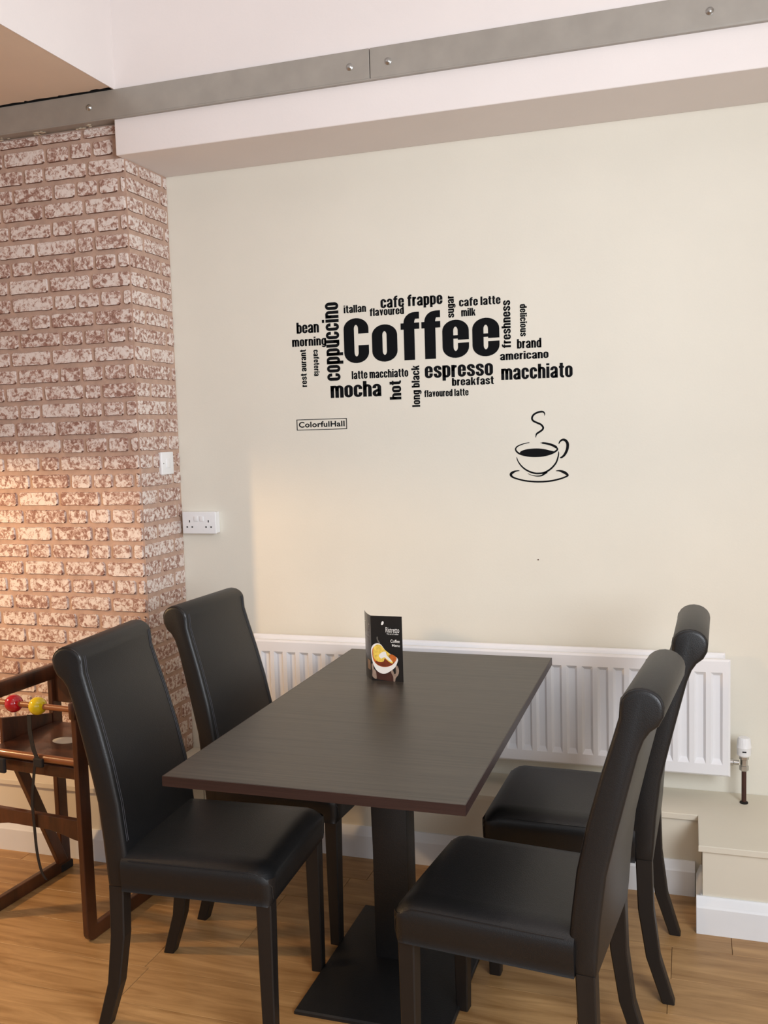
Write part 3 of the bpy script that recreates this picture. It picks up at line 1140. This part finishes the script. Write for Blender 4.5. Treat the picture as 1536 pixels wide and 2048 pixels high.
WID = dict(steam=lambda t: 0.0022 * min(1, 0.25 + 4 * t, 0.25 + 5 * (1 - t)),
           rim=lambda t: 0.0006 + 0.0016 * math.sin(math.pi * t) ** 0.7 + (0.0012 if 0.78 < t < 0.97 else 0),
           bowl=lambda t: 0.0003 + 0.0018 * math.sin(math.pi * t) ** 0.5,
           foot=lambda t: 0.0005 + 0.0024 * t ** 1.5,
           handle=lambda t: 0.0007 + 0.0026 * math.sin(math.pi * min(1, t * 0.95)) ** 0.8,
           saucer=lambda t: 0.0006 + 0.0014 * math.sin(math.pi * t) + 0.0020 * (math.exp(-((t - 0.14) / 0.09) ** 2) + math.exp(-((t - 0.85) / 0.09) ** 2)))
for k, pts in DEC.items():
    bm = bmesh.new()
    loc_pts = [(x - 1.41, z - 1.32) for x, z in pts]
    if k == 'coffee':
        q = [(v.x, v.y) for v in catmull([Vector((x, z, 0)) for x, z in loc_pts], 4, True)]
        prism(bm, q, -0.0009, -0.0001)
        obj('coffee_surface', bm, MT['vinyl'], cup)
    else:
        q = [(v.x, v.y) for v in catmull([Vector((x, z, 0)) for x, z in loc_pts], 6)]
        n = len(q) - 1
        ribbon(bm, q, -0.0008, -0.0001, 1, 1, [1.45 * WID[k](i / n) for i in range(n + 1)])
        obj({'steam': 'steam_line', 'rim': 'cup_rim', 'bowl': 'cup_bowl', 'foot': 'cup_foot', 'handle': 'cup_handle', 'saucer': 'saucer'}[k], bm, MT['vinyl'], cup)

# ------------------------------------------------------------------ table
TX0, TX1, TY0, TY1, TZ = 0.768, 1.4735, -1.467, -0.194, 0.7516
tb = thing('cafe_table', 'dark brown rectangular pedestal table standing between the four leather chairs', 'table', (1.1208, -0.8305, 0))
ox, oy = 1.1208, -0.8305
obj('tabletop', box(TX0 - ox + .0006, TX1 - ox - .0006, TY0 - oy + .0006, TY1 - oy - .0006, TZ - 0.0235, TZ, 0.001, 1), MT['tabletop'], tb)
bm = bmesh.new()
w_, h_ = (TX1 - TX0) / 2, (TY1 - TY0) / 2
for (xa, xb, ya, yb_) in ((-w_ - .0008, w_ + .0008, -h_ - .0008, -h_ + .0004), (-w_ - .0008, w_ + .0008, h_ - .0004, h_ + .0008), (-w_ - .0008, -w_ + .0004, -h_ + .0004, h_ - .0004), (w_ - .0004, w_ + .0008, -h_ + .0004, h_ - .0004)):
    add_box(bm, xa, xb, ya, yb_, TZ - 0.0240, TZ - 0.0006)
o = obj('edge_banding', bm, MT['edge'], tb)
o['label'] = 'reddish dark brown edge strip'
obj('column', box(-0.06, 0.042, -0.045, 0.035, 0.03, TZ - 0.034, 0.004, 2), MT['blackmetal'], tb, smooth=True)
bm = bmesh.new()
add_box(bm, -0.16, 0.15, -0.035, 0.025, TZ - 0.036, TZ - 0.0245, 0.002, 1)
add_box(bm, -0.04, 0.022, -0.30, 0.29, TZ - 0.036, TZ - 0.0245, 0.002, 1)
obj('mounting_cross', bm, MT['blackmetal'], tb)
bm = bmesh.new()
bx0, bx1, by0, by1 = -0.200, 0.215, -0.306, 0.268
lv = []
cxb, cyb = -0.009, -0.005
for (sx, z_) in ((1.0, 0.0), (1.0, 0.008), (0.985, 0.012), (0.30, 0.030), (0.22, 0.034)):
    lv.append([bm.verts.new((cxb + (x - cxb) * sx, cyb + (y - cyb) * (sx if sx > 0.9 else sx * 0.8), z_)) for x, y in ((bx0, by0), (bx1, by0), (bx1, by1), (bx0, by1))])
bm.faces.new(lv[0][::-1])
for a, b in zip(lv, lv[1:]):
    for i in range(4):
        bm.faces.new((a[i], a[(i + 1) % 4], b[(i + 1) % 4], b[i]))
bm.faces.new(lv[-1])
obj('base_plate', bm, MT['blackmetal'], tb, smooth=True, angle=20)

# ------------------------------------------------------------------ folded menu card
mn = thing('folded_menu', 'black folded menu card with a coffee cup picture standing on the table', 'menu', (0.9765, -0.586, TZ), math.atan2(-0.001, 0.1))
MH, MW = 0.203, 0.101


def card(name, p0, p1, bow, m):
    """upright sheet from p0 to p1 (local xy), slightly bowed"""
    bm = bmesh.new()
    n = 8
    th = 0.0005
    d = Vector((p1[0] - p0[0], p1[1] - p0[1], 0))
    nn = Vector((d.y, -d.x, 0)).normalized()
    F, Bk = [], []
    for i in range(n + 1):
        t = i / n
        c = Vector((p0[0], p0[1], 0)) + d * t + nn * bow * math.sin(math.pi * t)
        F.append([bm.verts.new(c + Vector((0, 0, z))) for z in (0, MH)])
        Bk.append([bm.verts.new(c - nn * th + Vector((0, 0, z))) for z in (0, MH)])
    for i in range(n):
        bm.faces.new((F[i][0], F[i + 1][0], F[i + 1][1], F[i][1]))
        bm.faces.new((Bk[i][0], Bk[i][1], Bk[i + 1][1], Bk[i + 1][0]))
        bm.faces.new((F[i][1], F[i + 1][1], Bk[i + 1][1], Bk[i][1]))
        bm.faces.new((F[i][0], Bk[i][0], Bk[i + 1][0], F[i + 1][0]))
    bm.faces.new((F[0][0], F[0][1], Bk[0][1], Bk[0][0]))
    bm.faces.new((F[n][0], Bk[n][0], Bk[n][1], F[n][1]))
    return obj(name, bm, m, mn, smooth=True, angle=40)


front = card('front_panel', (0, 0), (MW, 0), 0.0, MT['card'])
side_p = card('side_panel', (-0.0475, 0.0782), (0, 0), 0.003, MT['card'])


def pz(x, y):
    return ((x - 532) / 543 * MW, (1392 - y) / 1105 * MH)


def prt(name, pts, m, layer, smooth_=True, parent=None):
    q = [pz(*p) for p in pts]
    if smooth_:
        q = [(v.x, v.y) for v in catmull([Vector((x, z, 0)) for x, z in q], 4, True)]
    bm = bmesh.new()
    yy = -0.0003 - 0.00015 * layer
    vs = [bm.verts.new((x, yy, z)) for x, z in q]
    f = bm.faces.new(vs)
    bmesh.ops.triangulate(bm, faces=[f])
    me = bpy.data.meshes.new(name)
    bm.to_mesh(me)
    bm.free()
    return link(name, me, MT[m] if isinstance(m, str) else m, parent or front)


prt('printed_shade', [(590, 1235), (860, 1205), (935, 1290), (905, 1385), (760, 1380), (605, 1352)], 'pipe', 1)
prt('printed_hand', [(530, 1110), (560, 1105), (565, 1180), (600, 1235), (612, 1350), (580, 1358), (534, 1310), (545, 1230), (532, 1180)], 'printh', 2)
prt('printed_hand', [(945, 1115), (985, 1130), (1003, 1200), (990, 1270), (945, 1330), (930, 1388), (903, 1388), (900, 1310), (862, 1225), (895, 1195), (925, 1265), (958, 1215)], 'printh', 2)
prt('printed_cup', [(531, 960), (530, 850), (575, 775), (655, 752), (710, 780), (780, 870), (860, 925), (950, 965), (990, 1010), (980, 1060), (935, 1150), (850, 1220), (770, 1262), (690, 1262), (615, 1215), (570, 1140), (545, 1060)], 'printw', 3)
prt('printed_coffee', [(545, 930), (555, 850), (600, 800), (660, 790), (740, 860), (830, 925), (900, 935), (968, 985), (945, 1050), (880, 1115), (790, 1148), (690, 1145), (610, 1105), (560, 1030)], 'printo', 4)
prt('printed_coffee', [(600, 1060), (740, 1010), (860, 1060), (925, 1060), (870, 1115), (790, 1142), (690, 1140), (620, 1100)], 'printb', 5)
prt('printed_foam', [(572, 1000), (562, 900), (580, 820), (640, 772), (705, 788), (760, 850), (850, 925), (830, 965), (905, 1060), (880, 1082), (815, 1045), (765, 1000), (745, 1050), (700, 1068), (625, 1055)], 'printy', 6)
prt('printed_foam', [(660, 960), (720, 900), (780, 890), (800, 950), (850, 1000), (890, 1060), (820, 1030), (760, 985), (700, 1010)], 'printw', 7)
prt('printed_droplet', [(716, 428), (728, 385), (752, 376), (762, 400), (748, 432), (728, 440)], 'printw', 3)
prt('printed_splash', [(630, 650), (650, 640), (655, 690), (690, 745), (655, 735), (632, 690)], 'printg', 3)


def print_text(s, x0, x1, yb_, yt_, off=0.0, cap=None):
    bm = text_bm(s, 1, 1.0, off)
    ax, bx2 = min(v.co.x for v in bm.verts), max(v.co.x for v in bm.verts)
    az, bz = min(v.co.z for v in bm.verts), max(v.co.z for v in bm.verts)
    X0, Z0 = pz(x0, yb_)
    X1, Z1 = pz(x1, yt_)
    for v in bm.verts:
        v.co.x = X0 + (v.co.x - ax) / (bx2 - ax) * (X1 - X0)
        v.co.z = Z0 + (v.co.z - az) / (bz - az) * (Z1 - Z0)
        v.co.y = -0.0008
    return obj('printed_lettering', bm, MT['printw'], front)


print_text('Ristretto', 792, 1026, 562, 472)
print_text('The art of coffee', 806, 1010, 598, 573)
print_text('Coffee', 870, 1029, 732, 680, 0.01)
print_text('Menu', 896, 1028, 802, 755, 0.01)
# faint lines of print on the side panel
d = Vector((0.0475, -0.0782, 0)).normalized()
nn = Vector((d.y, -d.x, 0))
for i, (t0, t1, zz, hh, mk) in enumerate(((0.10, 0.86, 0.172, 0.0014, 'printw'), (0.12, 0.80, 0.158, 0.002, 'printg'), (0.15, 0.75, 0.150, 0.002, 'printg'), (0.12, 0.82, 0.140, 0.002, 'printg'), (0.2, 0.7, 0.128, 0.002, 'printg'), (0.15, 0.78, 0.118, 0.002, 'printg'), (0.55, 0.9, 0.03, 0.03, 'printh'))):
    bm = bmesh.new()
    L = 0.0915
    A0 = Vector((-0.0475, 0.0782, 0))
    V4 = []
    for tt, z_ in ((t0, zz), (t1, zz), (t1, zz + hh), (t0, zz + hh)):
        off = 0.0036 * math.sin(math.pi * tt) + 0.0006
        p = A0 + d * (tt * L) + nn * (-off if nn.y > 0 else off)
        V4.append(bm.verts.new((p.x, p.y, z_)))
    # two segments follow the bow closely enough
    bm.faces.new(V4)
    me = bpy.data.meshes.new('printed_line')
    bm.to_mesh(me)
    bm.free()
    link('printed_line', me, MT[mk], side_p)

# ------------------------------------------------------------------ leather chairs
W2 = 0.200


def chair_profile():
    fr_ = [(-0.160, 0.440), (-0.166, 0.50), (-0.178, 0.60), (-0.199, 0.70), (-0.226, 0.80), (-0.252, 0.885), (-0.265, 0.93)]
    top = []
    cx, cz, r = -0.311, 0.960, 0.044
    for i in range(0, 11):
        t = math.radians(0 + 18 * i)
        top.append((cx + r * math.cos(t) * 1.0, cz + r * math.sin(t) * 0.84))
    bk = [(-0.353, 0.940), (-0.343, 0.921), (-0.327, 0.908), (-0.315, 0.890), (-0.304, 0.86), (-0.286, 0.79), (-0.261, 0.69), (-0.240, 0.60), (-0.228, 0.50), (-0.222, 0.42), (-0.218, 0.379), (-0.172, 0.379)]
    return fr_ + top + bk


def taper(z):
    return 1 - 0.075 * max(0.0, min(1.0, (z - 0.48) / 0.47))


def make_chair():
    t = thing('dining_chair', '', 'chair')
    prof = chair_profile()
    bm = bmesh.new()
    add_extrude(bm, prof, -W2 + 0.004, W2 - 0.004, 'XZ', 0.011, 3)
    for v in bm.verts:
        v.co.y *= taper(v.co.z)
    br = obj('backrest', bm, MT['leather'], t, smooth=True, angle=50)
    for s in (-1, 1):
        # piped seam round the scroll end
        cx, cz, r = -0.311, 0.960, 0.040
        pts = []
        for i in range(13):
            a = math.radians(-15 + 17 * i)
            pts.append((cx + r * math.cos(a), s * (W2 - 0.0075) * 0.925, cz + r * math.sin(a) * 0.84))
        bm = bmesh.new()
        add_tube(bm, pts, 0.0016, 6)
        obj('piping', bm, MT['piping'], br, smooth=True)
        # double stitched seam down the front edge of the back
        for off in (0.020, 0.027):
            bm = bmesh.new()
            add_tube(bm, [(x + 0.0004, s * (W2 - off) * taper(z), z) for x, z in prof[1:9]], 0.0009, 5)
            obj('stitching', bm, MT['thread'], br, smooth=True)
    # seat: crowned top, rolled front edge, straight apron
    bm = bmesh.new()
    nx, ny = 16, 14
    x0, x1 = -0.175, 0.230

    def top_z(x, y):
        u = max(0.0, (abs(y) - (W2 - 0.035)) / 0.035)
        v = max(0.0, (x - (x1 - 0.045)) / 0.045)
        z_ = 0.474 + 0.006 * (1 - (y / W2) ** 2) * (1 - ((x - 0.02) / 0.25) ** 2)
        return z_ - 0.016 * u ** 2.2 - 0.022 * v ** 2.2
    g = [[None] * (ny + 1) for _ in range(nx + 1)]

    def xs_(i):
        t_ = i / nx
        return x0 + (x1 - x0) * (1 - (1 - t_) ** 1.35)

    def ys_(j):
        t_ = j / ny * 2 - 1
        return W2 * math.copysign(1 - (1 - abs(t_)) ** 1.5, t_)
    for i in range(nx + 1):
        for j in range(ny + 1):
            x, y = xs_(i), ys_(j)
            # round the plan corners at the front
            g[i][j] = bm.verts.new((x, y, top_z(x, y)))
    for i in range(nx):
        for j in range(ny):
            bm.faces.new((g[i][j], g[i + 1][j], g[i + 1][j + 1], g[i][j + 1]))
    loop = [g[i][0] for i in range(nx + 1)] + [g[nx][j] for j in range(1, ny + 1)] + [g[i][ny] for i in range(nx - 1, -1, -1)] + [g[0][j] for j in range(ny - 1, 0, -1)]
    prev = loop
    for k, (grow, zz) in enumerate(((0.0045, 0.447), (0.005, 0.430), (0.0035, 0.400), (0.001, 0.383), (-0.004, 0.378))):
        ring = []
        for v in loop:
            x, y = v.co.x, v.co.y
            sx = grow if x > x1 - 0.002 else 0
            sy = math.copysign(grow, y) if abs(y) > W2 - 0.002 else 0
            if sx and sy:
                sx *= 0.3
                sy *= 0.3
                x -= 0.004
                y -= math.copysign(0.004, y)
            ring.append(bm.verts.new((x + sx, y + sy, zz)))
        n = len(loop)
        for i in range(n):
            bm.faces.new((prev[i], prev[(i + 1) % n], ring[(i + 1) % n], ring[i]))
        prev = ring
    bm.faces.new(prev[::-1])
    st_ = obj('seat', bm, MT['leather'], t, smooth=True, angle=60)
    for s in (-1, 1):
        bm = bmesh.new()
        pts = [(x0 + 0.02 + (x1 - x0 - 0.03) * i / 12, s * (W2 - 0.002 + 0.002), 0.4585 - (0.014 * max(0, (i / 12 - 0.88) / 0.12) ** 2)) for i in range(13)]
        pts += [(x1 + 0.0015, s * (W2 - 0.006), 0.425), (x1 + 0.0015, s * (W2 - 0.008), 0.395)]
        add_tube(bm, pts, 0.0014, 5)
        obj('seam', bm, MT['piping'], st_, smooth=True)
    # legs
    for s in (-1, 1):
        bm = bmesh.new()
        secs = [(0.385, 0.186, 0.226, 0.155, 0.1955), (0.18, 0.188, 0.224, 0.158, 0.195), (0.0, 0.191, 0.223, 0.162, 0.194)]
        loft(bm, secs, s)
        obj('leg', bm, MT['leg'], t)
        bm = bmesh.new()
        secs = [(0.385, -0.2165, -0.1750, 0.155, 0.1955), (0.25, -0.2200, -0.1800, 0.156, 0.195), (0.12, -0.236, -0.200, 0.158, 0.195), (0.0, -0.2720, -0.240, 0.160, 0.194)]
        loft(bm, secs, s)
        obj('leg', bm, MT['leg'], t)
    return t


def loft(bm, secs, s):
    prev = None
    for (z_, xa, xb, ya, yb_) in secs:
        c = 0.003
        pts = [(xa + c, ya), (xb - c, ya), (xb, ya + c), (xb, yb_ - c), (xb - c, yb_), (xa + c, yb_), (xa, yb_ - c), (xa, ya + c)]
        ring = [bm.verts.new((x, s * y, z_)) for x, y in pts]
        if prev:
            for i in range(8):
                bm.faces.new((prev[i], prev[(i + 1) % 8], ring[(i + 1) % 8], ring[i]))
        else:
            bm.faces.new(ring)
        prev = ring
    bm.faces.new(prev[::-1])


proto = make_chair()
CH = [
    (0.707, -1.111, 0.050, 'near left black leather chair with a scrolled back, in front of the wooden highchair'),
    (0.711, -0.589, -0.060, 'far left black leather chair backing onto the brick pier'),
    (1.530, -1.191, 3.035, 'near right black leather chair seen from behind, closest to the camera'),
    (1.606, -0.638, 3.110, 'far right black leather chair in front of the right end of the radiator'),
]
for i, (x, y, r, lab) in enumerate(CH):
    o = proto if i == 0 else copy_tree(proto)
    o.location = (x, y, 0)
    o.rotation_euler = (0, 0, r)
    tag(o, lab, 'chair', 'scroll-backed leather chairs round the table')

# ------------------------------------------------------------------ wooden highchair
hc = thing('wooden_highchair', 'brown wooden child highchair with red and yellow beads in front of the brick pier', 'highchair', (0.174, -0.96, 0), math.radians(-5))
HW, HD = -0.41, 0.35
PT = 0.020


def rounded_frame(x, name):
    """open U side frame: front post, floor runner, rear post, in the YZ plane"""
    outer = [(-0.022, 0.738), (-0.022, 0.030)]
    for i in range(1, 6):
        a = math.pi + math.pi / 2 * i / 5
        outer.append((0.008 + 0.030 * math.cos(a), 0.030 + 0.030 * math.sin(a)))
    outer += [(HD - 0.008, 0.0)]
    for i in range(1, 6):
        a = -math.pi / 2 + math.pi / 2 * i / 5
        outer.append((HD - 0.008 + 0.030 * math.cos(a), 0.030 + 0.030 * math.sin(a)))
    outer += [(HD + 0.022, 0.738), (HD - 0.022, 0.738), (HD - 0.022, 0.044), (0.022, 0.044), (0.022, 0.738)]
    bm = add_extrude(bmesh.new(), outer, x - PT / 2, x + PT / 2, 'YZ', 0.003, 2)
    return obj(name, bm, MT['hcwood'], hc)


for x in (0.0, HW):
    f_ = rounded_frame(x, 'side_frame')
    # slanted brace from the rear foot up to the front of the seat
    bm = add_extrude(bmesh.new(), [(HD - 0.050, 0.044), (HD - 0.008, 0.044), (0.150, 0.50), (0.108, 0.50)], x - PT / 2 - (0.016 if x < 0 else -0.016) * -1, x + PT / 2 + (0.016 if x < 0 else -0.016), 'YZ', 0.002, 1)
    obj('brace', bm, MT['hcwood'], hc)
    bm = box(x - 0.012, x + 0.012, -0.03, HD + 0.03, 0.692, 0.745, 0.006, 2)
    obj('armrest', bm, MT['hcwood'], hc, smooth=True)
    if x < 0:
        bm = add_extrude(bmesh.new(), [(0.10, 0.50), (HD - 0.024, 0.50), (HD - 0.024, 0.575), (0.10, 0.625)], x - 0.007, x + 0.007, 'YZ', 0.002, 1)
        obj('side_panel', bm, MT['hcwood'], hc)
    bm = box(x - 0.013, x + 0.013, HD - 0.03, HD + 0.032, -0.0, 0.028, 0.004, 1)
    # rubber tip hugging the rear end of the runner
    o = obj('rubber_foot', bm, MT['strap'], hc)
    o['label'] = 'black rubber foot'
xi0, xi1 = HW + PT / 2, -PT / 2
bm = box(xi0, xi1, HD - 0.008, HD + 0.010, 0.612, 0.742, 0.003, 2)
obj('backrest', bm, MT['hcwood'], hc)
bm = box(xi0, xi1, 0.012, HD - 0.012, 0.530, 0.545, 0.003, 2)
seat_o = obj('seat', bm, MT['hcwood'], hc)
bm = bmesh.new()
t_ = bmesh.new()
bmesh.ops.create_circle(t_, cap_ends=True, radius=0.04, segments=32)
merge(bm, t_, Matrix.Translation((-0.215, 0.175, 0.5454)) @ Matrix.Diagonal((1.1, 0.8, 1, 1)))
o = obj('sticker', bm, MT['sticker'], seat_o)
o['label'] = 'pale oval sticker on the seat'
obj('seat_rail', box(xi0, xi1, 0.006, 0.024, 0.495, 0.532, 0.003, 2), MT['hcwood'], hc)
bm = bmesh.new()
add_cyl(bm, (xi0, -0.006, 0.556), (xi1, -0.006, 0.556), 0.0115, n=20)
obj('front_rod', bm, MT['rodwood'], hc, smooth=True, angle=60)
bm = bmesh.new()
add_cyl(bm, (xi0, -0.002, 0.716), (xi1, -0.002, 0.716), 0.009, n=20)
rod = obj('bead_rod', bm, MT['rodwood'], hc, smooth=True, angle=60)
# curved-bottomed front stretcher
n = 14
lo = []
for i in range(n + 1):
    t2 = i / n
    x = xi0 + (xi1 - xi0) * t2
    e_ = min(t2, 1 - t2)
    lo.append((x, 0.312 + 0.022 * min(1, max(0, (e_ - 0.05) / 0.25)) ** 0.7))
pts = lo + [(xi1, 0.378), (xi0, 0.378)]
bm = add_extrude(bmesh.new(), pts, -0.012, 0.006, 'XZ', 0.002, 2)
obj('stretcher', bm, MT['hcwood'], hc)
for x, r, m_, nm in ((-0.152, 0.0275, 'yellow', 'yellow bead'), (-0.246, 0.0275, 'red', 'red bead')):
    bm = bmesh.new()
    bmesh.ops.create_uvsphere(bm, u_segments=28, v_segments=18, radius=r)
    bmesh.ops.transform(bm, matrix=Matrix.Translation((x, -0.002, 0.716)), verts=bm.verts)
    o = obj('bead', bm, MT[m_], hc, smooth=True)
    o['label'] = nm


def webbing(name, pts, w, th=0.0018):
    pts = catmull([Vector(p) for p in pts], 6)
    bm = bmesh.new()
    rings = []
    for p in pts:
        rings.append([bm.verts.new(p + Vector((dx, dy, 0))) for dx, dy in ((-w / 2, 0), (w / 2, 0), (w / 2, th), (-w / 2, th))])
    for a, b in zip(rings, rings[1:]):
        for i in range(4):
            bm.faces.new((a[i], a[(i + 1) % 4], b[(i + 1) % 4], b[i]))
    bm.faces.new(rings[0][::-1])
    bm.faces.new(rings[-1])
    return obj(name, bm, MT['strap'], hc, smooth=True, angle=40)


s1 = webbing('harness_strap', [(-0.175, -0.016, 0.69), (-0.172, -0.02, 0.64), (-0.160, -0.022, 0.585), (-0.140, -0.026, 0.555)], 0.016)
s2 = webbing('harness_strap', [(-0.150, -0.024, 0.57), (-0.168, -0.02, 0.50), (-0.180, -0.02, 0.42), (-0.180, -0.018, 0.34), (-0.178, -0.016, 0.26), (-0.168, -0.014, 0.20), (-0.150, -0.014, 0.172)], 0.010)
bm = box(-0.156, -0.120, -0.032, -0.022, 0.535, 0.562, 0.003, 2)
obj('buckle', bm, MT['strap'], hc)
bm = box(-0.325, -0.270, -0.034, -0.022, 0.500, 0.548, 0.005, 2)
obj('buckle', bm, MT['strap'], hc)
